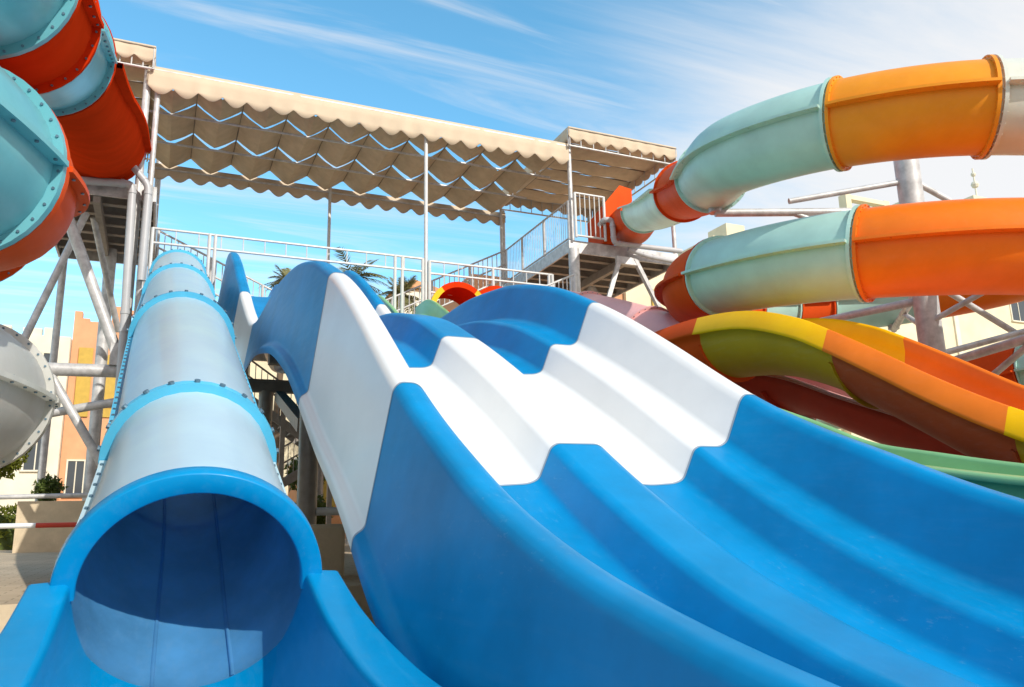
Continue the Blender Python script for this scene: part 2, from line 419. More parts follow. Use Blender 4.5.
# ------------------------------------------------------------------ blue enclosed tube slide
tw = thing('tube_slide', 'pale blue enclosed tube slide with bolted cyan rings and open mouth towards viewer', 'water slide', (.28, 4.9, 0))
TR = .56
axis = Path([(.24, 3.9, .44), (.235, 4.89, .89), (.235, 5.6, 1.24), (.24, 6.56, 1.74), (.2, 10.62, 3.55), (.18, 15.32, 5.37), (.18, 19.78, 7.08), (.18, 21.3, 7.2)])
def sy(y):
    d = 0
    while axis.at(d).y < y: d += .02
    return d
rings = [4.95, 6.56, 10.62, 15.32, 19.5]
def flare(d): return TR+.08*max(0, min(1, (sy4-d)/1.6))**1.3
sy4 = sy(6.5)
for i in range(4):
    d0, d1 = sy(rings[i]), sy(rings[i+1])
    b = tube_section(axis, d0, d1, TR, Rf=flare)
    sec = b.build('tube_section', PALE, tw, True)
    if i == 3: sec['label'] = 'uppermost tube section'
    for sd_ in (-1, 1):
        seam(axis, d0+.05, d1-.05, flare, .055, .035, sd_, .17).build('seam_flange', [RING if i else PALE, BOLTM], sec)
top = tube_section(axis, sy(19.5), sy(21.2), TR, n=32).build('tube_section', TBLUE, tw, True)
top['label'] = 'short blue entry section'
for i, y in enumerate(rings[1:]):
    fl = flange_ring(axis, sy(y), TR, .065, .075).build('joint_flange', RING, tw, 'angle')
    p, T, L, U = axis.frame(sy(y))
    bm_ = None
    nb = 22
    for k in range(nb):
        a = 2*pi*(k+.5)/nb; c = p+(L*cos(a)+U*sin(a))*(TR+.065)
        if bm_ is None:
            o_ = world_off(fl); bm_ = MB().bar(o_, o_+Vector((0, 0, .022)), .022, 8).build('bolt', BOLTM, fl); bo = bm_
        else:
            bo = bm_.copy(); COL.objects.link(bo); bo.parent = fl
        nrm = (L*cos(a)+U*sin(a))
        bo.rotation_euler = nrm.to_track_quat('Z', 'Y').to_euler(); bo.location = c - nrm*.004 - world_off(fl)
# rolled rim of the mouth
d = sy(4.93); rows = []; RM = flare(d)
for (r, dd) in ((RM-.06, .05), (RM-.06, -.008), (RM-.055, -.02), (RM-.048, -.024), (RM+.052, -.024), (RM+.058, -.02), (RM+.062, -.008), (RM+.062, .075), (RM+.056, .085), (RM+.002, .09), (RM-.008, .09), (RM-.06, .05)):
    rows.append(tube_ring(axis, d+dd, r, 48, -.02, pi+.02, False))
MB().grid(rows).build('mouth_rim', TBLUE, tw, True)
# open run-out trough with wide flat lips, sleeved into the mouth
zb = [(.5, -.14), (2.0, -.12), (3.3, -.08), (4.0, .0), (4.5, .10), (4.93, .26)]
zl_ = [(.5, .50), (2.0, .54), (3.36, .62), (3.9, .70), (4.4, .81), (4.93, .985)]
lipw = [(.5, .30), (2.9, .26), (3.6, .25), (4.93, .20)]
half = [(.5, .70), (3.0, .64), (4.0, .61), (4.93, .60)]
rows = []
for i in range(50):
    y = .5+(4.93-.5)*i/49; z0 = interp(zb, y); hw = interp(half, y); lw = interp(lipw, y); x0 = .21+.005*y; zl = interp(zl_, y); k_ = max(0, min(1, (y-3.6)/1.2))*.42
    pts = [(-hw-lw-.02, zl-.16), (-hw-lw, zl), (-hw-.02, zl+.012)]
    for k in range(25):
        a = pi+pi*k/24; pts.append((cos(a)*hw, zl-.01+sin(a)*(zl-.01-z0)))
    pts += [(hw+.02, zl+.012), (hw+lw, zl), (hw+lw+.02, zl-.16)]
    pr = round_poly([(u, v, 0) for u, v in pts], .02, 2)
    rows.append([Vector((x0+q.x, y+(zl-q.y)*k_, q.y)) for q in pr])
MB().grid(rows).build('runout_trough', TBLUE, tw, True)
tube_section(axis, sy(4.5), sy(4.948), RM-.014, a0=pi-.0, a1=2*pi+.0, closed=False).build('sleeve', TBLUE, tw, True)
# added shell inside the last section, its blue standing in for shade
tube_section(axis, sy(4.955), sy(8.4), TR-.012, Rf=lambda d: flare(d)-.012).build('shade_shell', INSHADE, tw, True)
# joint strips on the tube floor
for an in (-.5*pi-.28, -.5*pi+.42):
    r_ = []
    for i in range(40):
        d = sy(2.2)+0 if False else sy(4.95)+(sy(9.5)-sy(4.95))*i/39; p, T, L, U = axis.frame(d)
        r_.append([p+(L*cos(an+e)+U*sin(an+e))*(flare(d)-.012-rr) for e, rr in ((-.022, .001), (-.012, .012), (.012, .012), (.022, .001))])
    MB().grid(r_).build('floor_joint', INSHADE, tw, True)
sup = MB()
for y in (9.0, 13.4, 17.6):
    p = axis.at(sy(y)); sup.bar((p.x, p.y, .74), (p.x, p.y, p.z-TR+.02), .09, 14)
    sup.beam((p.x-.5, p.y, p.z-TR-.03), (p.x+.5, p.y, p.z-TR-.03), .12, .1)
    sup.build('support_post', STEEL, tw, 'angle'); sup = MB()

# ------------------------------------------------------------------ blue and white wave slide
ws = thing('wave_slide', 'wide blue and white wave slide with two lanes and humps', 'water slide', (3.0, 5, 0))
FZ = [(-.3, .10), (.8, .14), (1.66, .24), (2.5, .40), (3.0, .54), (3.5, .72), (4.17, 1.03), (4.6, 1.25), (5.04, 1.50), (6.1, 2.10), (7.4, 2.74), (8.5, 3.20), (9.9, 3.55), (11.5, 3.72), (13.2, 3.74),
      (14.2, 3.86), (15.3, 4.35), (17.0, 5.35), (18.6, 6.28), (19.8, 6.76), (21.0, 6.86)]
HL = [(0, .62), (3, .63), (5, .66), (7.4, .88), (10, .88), (14, .86), (17.5, .95), (19.6, 1.05), (20.3, 1.02), (20.7, .7)]
HR = [(0, .66), (2, .75), (2.9, .78), (3.6, .79), (4.36, .74), (5.1, .70), (7.4, .84), (10, .9), (14, .9), (20.7, .9)]
RG = [(0, .26), (5, .28), (7.6, .34), (9.5, .36), (20, .36)]
SK = [(0, .12), (1.5, .2), (3, .34), (4.6, .37), (5.3, .35), (6.5, .42), (8, .33), (9.8, .2), (11.5, .14), (13.4, .24), (15, .62), (16.5, .5), (20, .4)]
SXO = [(0, 0), (9, 0), (20, -.12)]
OB = [(0, .24), (5, .21), (8, .19), (10, .2), (21, .2)]
def wave_sec(y):
    f = interp(FZ, y); hl = interp(HL, y); hr = interp(HR, y); g = interp(RG, y); sk = interp(SK, y); dx = interp(SXO, y); ob = interp(OB, y)
    pts = [(1.41-ob-.07, f-sk-.05), (1.41-ob-.06, f-sk+.045), (1.41-ob+.012, f-sk+.085), (1.385, f+hl-.05), (1.43, f+hl), (1.54, f+hl), (1.60, f+hl-.05), (1.78, f+.04), (1.86, f), (2.10, f-.012), (2.34, f),
           (2.42, f+.03), (2.52, f+g-.03), (2.57, f+g), (2.89, f+g), (2.95, f+g-.03), (3.06, f+.03), (3.14, f), (3.34, f-.012), (3.54, f),
           (3.62, f+.03), (3.73, f+g-.03), (3.78, f+g), (3.98, f+g), (4.05, f+g+.04), (4.21, f+hr-.05), (4.26, f+hr), (4.37, f+hr), (4.43, f+hr-.05), (4.62, f-sk)]
    q = round_poly([(a, b, 0) for a, b in pts], .04, 3)
    return [Vector((p.x+dx, y, p.y)) for p in q]
def wave_part(y0, y1, mat, label=None):
    n = max(3, int((y1-y0)/.11)); o = MB().grid([wave_sec(y0+(y1-y0)*i/n) for i in range(n+1)]).build('slide_section', mat, ws, True)
    if label: o['label'] = label
    return o
wave_part(-.3, 5.03, BLUE, 'blue run-out section'); wave_part(5.03, 7.38, WHITE, 'white drop section'); wave_part(7.38, 13.9, BLUE, 'blue hump section')
wave_part(13.9, 16.4, WHITE, 'white band on the first drop'); wave_part(16.4, 20.7, BLUE, 'blue entry section')
for y in (5.03, 7.38, 13.9, 16.4):
    A = [p for p in wave_sec(y-.008)]; B = [p for p in wave_sec(y+.008)]; n = len(A); out = []
    for q in (A, B):
        r_ = []
        for i, p in enumerate(q):
            t = q[min(i+1, n-1)]-q[max(i-1, 0)]; r_.append(p+Vector((-t.z, 0, t.x)).normalized()*.0022)
        out.append(r_)
    MB().grid(out).build('joint_seal', SEAL, ws, True)
for y, w in ((9.2, .2), (10.6, .16), (13.4, .16), (17.5, .16)):
    f = interp(FZ, y)-max(.12, interp(SK, y)*.6)
    MB().beam((1.25, y, f-.12), (4.5, y, f-.12), w, .2).build('support_beam', DARKST, ws)
    for x in ((1.56, 4.2) if y < 10 or y > 13 else ()):
        c = MB().bar((x, y, .74), (x, y, f-.2), .11, 16); c.bar((x, y, .745), (x, y, .77), .2, 16)
        c.build('support_column', DARKST, ws, 'angle')
MB().beam((1.56, 9.6, 2.4), (1.75, 13.2, 3.3), .14, .16).build('brace', DARKST, ws)
MB().beam((1.5, 9.25, 2.3), (2.9, 9.3, 3.1), .12, .14).build('brace', DARKST, ws)

# ------------------------------------------------------------------ spiral tube slides
def spiral(root, path, R, secs, hoods=None, bolts=26, fw_=.07, sw=.085, subtle=False):
    """secs: (start, end, material, closed tube?)"""
    for d0, d1, m, closed in secs:
        if closed: s = tube_section(path, d0, d1, R).build('tube_section', m, root, True)
        else:
            rows = []; n_ = max(3, int((d1-d0)/.15))
            for i in range(n_+1):
                p, T, L, U = path.frame(d0+(d1-d0)*i/n_)
                out = [(-R-.14, .05), (-R-.14, .09), (-R+.0, .09)]
                out += [(cos(pi+pi*k/20)*R, sin(pi+pi*k/20)*R) for k in range(21)]
                out += [(R, .09), (R+.14, .09), (R+.14, .05)]
                rows.append([p+L*u+U*v for u, v in out])
            s = MB().grid(rows).build('open_trough', m, root, 'angle')
        for sd_ in (-1, 1):
            if closed: seam(path, d0+.04, d1-.04, R, sw, .04, sd_, .25).build('seam_flange', [m, m if subtle else BOLTM], s)
        for d in ((d0+.035,) if d0 > .1 else ()) + (d1-.035,):
            if closed: flange_ring(path, d, R, fw_, .04 if subtle else .06, 40, bolts=bolts).build('joint_flange', [m, m if subtle else BOLTM], s, 'angle')
            else: flange_ring(path, d, R, fw_, .06, 24, pi, 2*pi, False, 13).build('joint_flange', [m, m if subtle else BOLTM], s, 'angle')

RP = Path([[13.84, 21.2, 10.82], [12.77, 19.0, 10.2], [11.71, 16.57, 9.3], [10.21, 13.49, 8.23], [9.11, 11.27, 7.41],[8.25,9.43,6.95],[8.65,7.75,6.72],[9.73,6.39,6.5],[11.62,5.55,6.3],[14.0,5.9,6.05],[15.9,7.87,6.15],[15.98,10.93,6.05],[13.88,13.15,5.88],[10.82,13.23,5.6],[8.6,11.13,5.25],[8.25,9.43,4.98],[8.65,7.75,4.75],[9.73,6.39,4.55],[11.62,5.55,4.37],[14.0,5.9,4.2],[15.9,7.87,4.05],[15.98,10.93,3.9],[13.88,13.15,3.7],[10.82,13.23,3.5],[8.7,11.13,3.25]])
LP = Path([[-1.75,21.3,10.75],[-1.72,20.0,10.4],[-1.45,14.51,8.4],[-1.45,10.97,7.1],[-1.41,9.04,6.30],[-1.40,7.0,5.5],[-1.55,5.35,5.05],[-2.7,3.3,4.85],[-4.64,2.0,4.75],[-6.25,2.07,4.65],[-7.56,3.87,4.5],[-7.09,7.56,4.35],[-4.95,10.21,4.2],[-3.3,10.9,4.32],[-2.25,9.83,4.33],[-1.75,8.12,4.14],[-1.34,6.5,3.77],[-2.12,4.22,3.6],[-3.65,2.69,3.4],[-6.12,2.36,3.2],[-7.49,4.5,3.0],[-6.95,7.86,2.85],[-4.81,10.5,2.75],[-2.96,11.17,2.7],[-2.02,10.1,2.6],[-1.6,8.6,2.45],[-2.16,5.85,2.35],[-3.98,3.48,2.1],[-6.72,2.97,1.8]])

rs = thing('spiral_slide', 'orange red and mint spiral tube slide winding round a grey column', 'water slide', (12.3, 9.5, .75))
spiral(rs, RP, .62, [(3.0, 9.0, MINT, False), (9.0, 11.9, REDOR, True), (11.9, 15.42, MINT, True), (15.42, 17.25, AMBER, True), (17.25, 19.6, CREAMT, True),
       (19.6, 23, ORANGE, True), (23, 26.4, MINT, True), (26.4, 29.0, ORANGE, True), (29.0, 31.0, MINT, True), (31.0, 32.0, REDOR, True), (32.0, 33.2, MINT, True), (33.2, 38.1, REDOR, True), (38.1, 40.7, MINT, True),
       (40.7, 44.9, ORANGE, True), (44.9, 47.4, CREAMT, True), (47.4, 49.6, ORANGE, True), (49.6, 52.2, MINT, True), (52.2, 54.0, REDOR, True), (54.0, 57.0, MINT, True), (57.0, RP.len, REDOR, True)], bolts=28, fw_=.055, sw=.14, subtle=True)
# entry hood on the raised deck
hd = tube_section(RP, -.0, 3.05, .9, a0=-.15+pi, a1=2*pi+.15, closed=False, Rf=lambda d: .80-.13*d/3.05)
hd.build('entry_hood', REDOR, rs, True)
mb = MB()
pl = [(12.3, 9.66), (12.3, 10.85), (13.0, 11.68), (13.45, 11.62), (13.45, 11.2), (12.95, 10.7), (12.75, 9.66)]
m_ = len(pl)
mb.add([(x, 20.45, z) for x, z in pl]+[(x+.12, 21.6, z-.15*(z > 10)) for x, z in pl], [tuple(range(m_)), tuple(range(2*m_-1, m_-1, -1))]+[(k, (k+1) % m_, m_+(k+1) % m_, m_+k) for k in range(m_)])
mb.build('hood_side', REDOR, rs)

ls = thing('spiral_slide', 'aqua, red and white spiral tube slide looming close at left', 'water slide', (-4, 6.5, .75))
spiral(ls, LP, .64, [(13.2, 15.1, AQUA, True), (15.1, 16.3, RED, True), (16.3, 20.5, AQUA, True), (20.5, 25, RED, True), (25, 29.5, AQUA, True), (29.5, 33.5, RED, True), (33.5, 37.4, AQUA, True), (37.4, 40.2, REDOR, True), (40.2, 44.5, AQUA, True),
       (44.5, 49, RED, True), (49, 54, AQUA, True), (54, 58, RED, True), (58, 61.7, WHITET, True), (61.7, 66, WHITET, True), (66, LP.len, RED, True)], bolts=34, fw_=.062, sw=.085)
s = tube_section(LP, .3, 13.2, .64, Rf=lambda d: .64+.36*max(0, 1-d/9.5)).build('tube_section', RED, ls, True); s['label'] = 'flared red entry section'
flange_ring(LP, 13.16, .64, .075, .06, 40, bolts=36).build('joint_flange', [RED, BOLTM], s, 'angle')
for sd_ in (-1, 1):
    m_ = MB(); rows = []
    for i in range(50):
        d = .4+12.6*i/49; p, T, L, U = LP.frame(d); L = L*sd_; R_ = .64+.36*max(0, 1-d/9.5)
        rows.append([p+L*(R_-.01)+U*.03, p+L*(R_+.13)+U*.03, p+L*(R_+.13)-U*.03, p+L*(R_-.01)-U*.03])
    m_.grid(rows, True).build('seam_flange', RED, s)

# column and bracket arms that carry the right spiral
cl = thing('support_column', 'thick grey steel column with braced arms inside the orange spiral', 'column', (12.3, 9.55, .75))
c = MB().bar((12.62, 9.8, .75), (12.04, 9.35, 8.3), .21, 24).bar((12.6, 9.8, .75), (12.6, 9.8, .8), .4, 20); c.build('column', STEEL, cl, 'angle')
def arm(a, b, r=.06, nm='arm'): MB().bar(a, b, r, 10).build(nm, STEEL, cl, 'angle')
pc = Vector((12.12, 9.45, 0))
for dpt, zz in ((33.6, 4.75), (12.0, 6.45), (29.5, 4.9), (50.5, 3.2), (43.8, 3.6), (21, 5.2)):
    p = RP.at(dpt); q = Vector((p.x, p.y, p.z-.72)); k = pc+(q-pc)*.0; base = Vector((12.25, 9.52, q.z))
    arm(base, q, .075); 
    mid = base.lerp(q, .62)
    arm(Vector((12.25, 9.52, q.z-.9)), mid, .05, 'brace'); arm(q, q+Vector((0, 0, .12)), .12, 'saddle')
for a, b in (((12.12, 9.42, 7.1), (10.1, 10.3, 6.75)), ((12.12, 9.42, 7.15), (14.0, 9.1, 6.3)), ((12.2, 9.5, 5.35), (15.6, 9.0, 3.6)), ((12.3, 9.6, 3.9), (15.6, 8.6, 4.75))):
    arm(a, b, .055, 'brace')

# ------------------------------------------------------------------ open flumes
def open_flume(root, pts, secs, w=.6, dp=.75, lip=(.16, .26), step=.16, flat=1.0):
    P = Path(pts)
    def sec(d):
        o = []
        lx, lz = lip
        o += [(-w-.03, -lz+.02), (-w-lx, -lz), (-w-lx+.02, -lz+.04), (-w-.05, 0), (-w-.01, .005), (-w+.02, -.03)]
        for k in range(1, 16):
            a = pi+pi*k/16; o.append((cos(a)*w, -.03+sin(a)*(dp-.03)))
        o += [(w-.02, -.03), (w+.01, .005), (w+.05, 0), (w+lx-.02, -lz+.04), (w+lx, -lz), (w+.03, -lz+.02)]
        for k in range(1, 16):
            a = 2*pi-pi*k/16; o.append((cos(a)*(w+.035), -lz+sin(a)*(dp+.035-lz)))
        return o
    for y0, y1, m, *rest in secs:
        d0 = next((s for s, p in zip(P.s, P.p) if p.y <= y0), 0); d1 = next((s for s, p in zip(P.s, P.p) if p.y <= y1), P.len)
        mats = [m]
        if rest: mats.append(rest[0])
        g = profile_sweep(P, sec, d0, d1, step)
        n = len(sec(0))
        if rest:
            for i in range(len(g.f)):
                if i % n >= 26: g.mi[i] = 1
        o = g.build('flume_section', mats, root, True)
        # end flange where two sections bolt together
        mm = MB(); p, T, L, U = P.frame(d1-.03)
        ins = [(cos(pi+pi*k/24)*(w+.02), -.1+sin(pi+pi*k/24)*(dp-.08)) for k in range(3, 22)]
        outs = [(cos(pi+pi*k/24)*(w+.1), -.1+sin(pi+pi*k/24)*(dp-.0)) for k in range(3, 22)]
        rows = [[p+L*u+Z*v-T*.02 for u, v in ins], [p+L*u+Z*v-T*.02 for u, v in outs], [p+L*u+Z*v+T*.02 for u, v in outs], [p+L*u+Z*v+T*.02 for u, v in ins]]
        mm.grid(rows).build('joint_flange', mats[-1], o, 'angle')
    return P
def lip_tab(x, tab): return [(x, y, z) for y, z in tab]
yf = thing('open_flume', 'yellow and orange open flume curving over a hump beside the orange spiral', 'water slide', (7.76, 9, .75))
YP = open_flume(yf, [(7.25, 21, 6.95), (7.25, 20, 6.9), (7.3, 19, 6.6), (7.42, 17.5, 5.85), (7.6, 16.0, 5.15), (7.76, 14, 4.5), (7.76, 12, 4.15), (7.76, 10.6, 4.13), (7.76, 9.4, 4.10), (7.76, 8.21, 3.93), (7.76, 7.32, 3.61), (7.76, 6.86, 3.36), (7.76, 6.19, 2.96), (7.76, 5.51, 2.54), (7.76, 4.83, 2.17), (7.76, 3.8, 1.72), (7.76, 2.4, 1.35), (7.76, .5, 1.2)],
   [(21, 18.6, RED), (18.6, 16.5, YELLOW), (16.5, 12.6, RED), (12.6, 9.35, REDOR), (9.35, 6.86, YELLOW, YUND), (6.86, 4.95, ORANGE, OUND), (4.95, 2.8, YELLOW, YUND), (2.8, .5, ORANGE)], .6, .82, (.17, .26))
def arch_hood(root, x, y0, y1, z, r, top, side, h=.8):
    rows = []; n = 24
    for (rr, y) in ((r-.03, y1), (r-.03, y0), (r+.12, y0-.0), (r+.12, y0+.10), (r, y0+.11), (r, y1)):
        rows.append([Vector((x+cos(pi*k/n)*rr, y, z+sin(pi*k/n)*rr*h)) for k in range(n+1)])
    g = MB().grid(rows); m = n
    for q in range(len(g.f)):
        k = q % m
        g.mi[q] = 1 if (k < 7 or k >= m-7) and q//m in (1, 2, 3) else 0
    g.build('arch_hood', [top, side], root, 'angle')
arch_hood(yf, 7.25, 19.7, 20.9, 6.75, .74, RED, YELLOW, 1.05)
pf = thing('open_flume', 'pink flume with deep red underside passing below the yellow and orange flume', 'water slide', (9.25, 9, .75))
PP = [(8.45, 21, 6.95), (8.5, 20, 6.93), (8.75, 18.5, 6.75), (9.15, 16, 5.9), (9.25, 14, 5.1), (9.25, 12.3, 4.33), (9.25, 11.0, 3.85), (9.25, 9.9, 3.52), (9.25, 9.08, 3.27), (9.25, 8.09, 2.84), (9.25, 7.06, 2.42), (9.25, 6.3, 2.04), (9.25, 5, 1.65), (9.25, 3, 1.45)]
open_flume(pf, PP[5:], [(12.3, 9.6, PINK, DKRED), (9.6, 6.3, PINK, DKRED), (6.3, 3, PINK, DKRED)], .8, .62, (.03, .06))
pth = Path([(x, y, z-.1) for x, y, z in PP[2:7]])
open_flume(pf, PP[:4], [(21, 18.4, RED)], .6, .6, (.1, .1))
arch_hood(pf, 8.45, 19.9, 20.9, 6.75, .72, RED, RED, 1.15)
for a, b in ((0, 2.6), (2.6, 5.2), (5.2, pth.len)):
    s = tube_section(pth, a, min(b, pth.len), .66).build('cover_section', PINK, pf, True)
    flange_ring(pth, min(b, pth.len)-.04, .66, .06, .06, 36, bolts=30).build('joint_flange', [PINK, BOLTM], s, 'angle')
gf = thing('open_flume', 'pale green open flume descending behind the wave slide right rim', 'water slide', (5.62, 9, .75))
open_flume(gf, [(5.75, 21, 7.2), (5.75, 20, 7.15), (5.7, 18.6, 6.55), (5.65, 17, 5.7), (5.62, 14, 4.3), (5.62, 10, 3.3), (5.62, 8, 2.8), (5.62, 6.37, 2.2), (5.62, 5.7, 1.92), (5.62, 4.96, 1.75), (5.62, 4.22, 1.6), (5.62, 3, 1.4), (5.62, 1, 1.2)],
   [(21, 17.2, GREEN), (17.2, 13, GREEN), (13, 9.2, GREEN), (9.2, 6.0, GREEN), (6.0, 1, GREEN)], .66, .62, (.10, .05))
for root, xs in ((yf, (7.76, ((15.5, 4.3), (10.5, 3.2)))), (pf, (9.25, ((13.5, 4.4), (9.5, 2.8)))), (gf, (5.62, ((15, 4.1), (9, 2.4))))):
    for y, z in xs[1]:
        MB().bar((xs[0], y, .74), (xs[0], y, z), .1, 14).build('support_post', STEEL, root, 'angle')

# ------------------------------------------------------------------ towers and decks
def tower(name, label, x0, x1, y0, y1, z, posts, zlow=.74):
    t = thing(name, label, 'platform', ((x0+x1)/2, y0, .75))
    MB().box((x0, y0, z-.05), (x1, y1, z)).build('deck_floor', DECK, t)
    b = MB()
    b.build if 0 else None
    for a, c in (((x0-.003, y0-.06, z-.38), (x1+.003, y0, z+.02)), ((x0-.003, y1, z-.38), (x1+.003, y1+.06, z+.02))):
        MB().box(a, c).build('edge_beam', STEEL, t)
    for a, c in (((x0-.06, y0-.055, z-.37), (x0-.004, y1+.05, z+.015)), ((x1+.004, y0-.055, z-.37), (x1+.06, y1+.05, z+.015))):
        MB().box(a, c).build('edge_beam', STEEL, t)
    n = 7
    for i in range(1, n):
        y = y0+(y1-y0)*i/n
        j = MB().box((x0+.01, y-.04, z-.27), (x1-.01, y+.04, z-.052)); j.box((x0+.01, y-.09, z-.30), (x1-.01, y+.09, z-.272)); j.build('joist', JOIST, t)
    MB().box(((x0+x1)/2-.08, y0+.02, z-.55), ((x0+x1)/2+.08, y1-.02, z-.303)).build('girder', JOIST, t)
    for (x, y, r, zt) in posts:
        MB().bar((x, y, zlow), (x, y, zt), r, 14).build('post', STEEL, t, 'angle')
    return t
LT = tower('slide_platform', 'high grey steel platform at left under its own canvas roof', -3.0, -.5, 20.6, 26, 9.55,
   [(-.62, 20.42, .11, 9.5), (-.86, 20.62, .09, 12.8), (-.6, 20.62, .07, 12.6), (-2.9, 25.9, .1, 12.8), (-.55, 25.9, .09, 12.8), (-1.62, 25.0, .16, 9.25)])
RT = tower('slide_platform', 'high grey steel platform at right with orange slide entry on it', 11.2, 15.1, 20.6, 26, 9.62,
   [(11.22, 20.42, .17, 9.3), (11.3, 20.62, .07, 12.9), (15.12, 20.42, .14, 9.3), (15.1, 20.62, .07, 12.9), (11.25, 25.9, .1, 12.6), (15.0, 25.9, .1, 12.9)])
MD = thing('slide_platform', 'long low platform between the towers where the blue slides start', 'platform', (5.3, 20.6, .75))
MB().box((-.44, 20.7, 6.7), (11.1, 26, 6.75)).build('deck_floor', DECK, MD)
MB().box((-.44, 20.64, 6.4), (11.1, 20.697, 6.77)).build('edge_beam', STEEL, MD); MB().box((-.44, 26.003, 6.4), (11.1, 26.06, 6.77)).build('edge_beam', STEEL, MD)
for i in range(6): MB().box((-.43, 21.3+i*.8, 6.5), (11.09, 21.4+i*.8, 6.697)).build('joist', DARKST, MD)
for x in (.9, 4.7, 8.5):
    for y in (21, 25.6): MB().bar((x, y, .74), (x, y, 6.5), .13, 14).build('post', DARKST, MD, 'angle')
# V bracing
for pts in (((12.84, 20.38, 9.22), (12.2, 20.5, 7.3)), ((13.36, 20.38, 9.22), (14.6, 20.5, 7.1)), ((13.5, 23.5, 9.2), (12.6, 23.5, 7.0)), ((13.6, 23.5, 9.2), (15, 23.5, 7.0))):
    MB().beam(pts[0], pts[1], .13, .13).build('brace', STEEL, RT)
MB().box((12.7, 20.33, 9.0), (13.5, 20.45, 9.24)).build('gusset', STEEL, RT)
MB().bar((12.2, 20.5, .74), (12.2, 20.5, 7.35), .1, 12).build('post', STEEL, RT, 'angle')
for pts, r in ((((-2.35, 20.4, 8.6), (-.98, 20.45, 5.2)), .13), (((-2.0, 21.2, 8.9), (-2.95, 20.6, 5.45)), .085), (((-2.4, 20.5, 4.84), (-.6, 20.5, 4.87)), .15), (((-2.35, 20.5, 4.75), (-.7, 20.45, 2.0)), .1), (((-1.9, 22, 9.1), (-1.2, 24, 6.6)), .08), (((-2.9, 20.9, 3.75), (-.66, 20.45, 4.2)), .10)):
    MB().bar(pts[0], pts[1], r, 12).build('brace', STEEL, LT, 'angle')
MB().box((-1.15, 20.3, 4.98), (-.8, 20.6, 5.5)).build('gusset', STEEL, LT)
MB().bar((-.62, 20.42, 4.87), (-2.9, 20.9, 4.87), .06, 10).build('brace', STEEL, LT)

# drain pipes
def drain(label, pts, r):
    g = MB().pipe(pts, r, 14)
    for i in range(1, len(pts)-1):
        for q in (pts[i-1], pts[i+1]):
            A = Vector(pts[i]); d_ = (Vector(q)-A)
            if d_.length > r*5: u_ = d_.normalized(); g.bar(A+u_*r*1.9, A+u_*r*2.7, r*1.13, 14)
    o = g.build('drain_pipe', PVC, None, 'angle'); tag(o, label, 'pipe'); return o
drain('grey drain pipe with elbow in front of the red slide entry', [(-1.25, 20.6, 10.85), (-1.25, 20.15, 10.85), (-1.30, 20.1, 10.2), (-.62, 20.12, 9.4), (-.62, 20.12, 7.0)], .085)
drain('grey drain pipe along left platform edge that turns down at its corner', [(-2.6, 20.3, 9.35), (-.98, 20.26, 9.45), (-.9, 20.24, 6.0), (-.86, 20.24, .7)], .095)
drain('white elbow pipe rising from right platform floor to the orange entry', [(12.3, 20.6, 10.3), (12.22, 20.2, 10.32), (12.48, 20.15, 10.32), (12.5, 20.15, 9.56), (15.0, 20.15, 9.60)], .085)
drain('grey drain pipe under right platform edge turning down at its end', [(13.05, 20.22, 9.45), (13.75, 20.2, 9.3), (15.4, 20.2, 9.2), (15.42, 20.2, 7.0), (15.42, 20.2, .7)], .075)

# ------------------------------------------------------------------ canopies
floor_ = math.floor
def valance(root, a, b, z, h, sc=.62, lobes=.1, wav=.03, mat=None, nm='valance'):
    a = Vector(a); b = Vector(b); ln = (b-a).length; t = (b-a)/ln; nrm = t.cross(Z); n = max(8, int(ln/.04)); k = max(1, round(ln/sc)); rows = [[], [], [], []]
    for i in range(n+1):
        s_ = i/n; p = a.lerp(b, s_); ph = s_*k*pi
        zb_ = h-lobes+abs(sin(ph))*lobes*(1.25+.35*noise.noise(Vector((floor_(ph/pi)*.77, h*9, 2.)))); off = nrm*(wav*sin(2*ph+.6)*(1+noise.noise(p*.9))+.05*noise.noise(p*1.1))
        rows[0].append(p+Z*z); rows[1].append(p+Z*(z-h*.4)+off*.3); rows[2].append(p+Z*(z-h*.75)+off*.7+Z*.01*noise.noise(p*2.)); rows[3].append(p+Z*(z-zb_)+off)
    o = MB().grid(rows).build(nm, mat or CANVASV, root, True); md = o.modifiers.new('thick', 'SOLIDIFY'); md.thickness = .012; md.offset = 0
    return o
cm = thing('canopy', 'long pleated beige canvas canopy with scalloped edge over the slide starts', 'canopy', (5.2, 20.5, 12.3))
X0, X1, Y0, Y1, ZC = -.85, 11.2, 20.45, 25.5, 12.72
valance(cm, (X0, Y0, 0), (X1, Y0, 0), ZC+.08, .70, .61, .15)
valance(cm, (X0, Y1, 0), (X1, Y1, 0), ZC-.35, .5, .61, .15)
valance(cm, (X0-.01, Y1, 0), (X0-.01, Y0, 0), ZC+.05, .5, .61, .12)
half_p = .615; nf = int(round((X1-X0)/half_p)); half_p = (X1-X0)/nf
gaps = [(Y0+.04, 21.75), (21.84, 23.58), (23.69, Y1-.04)]
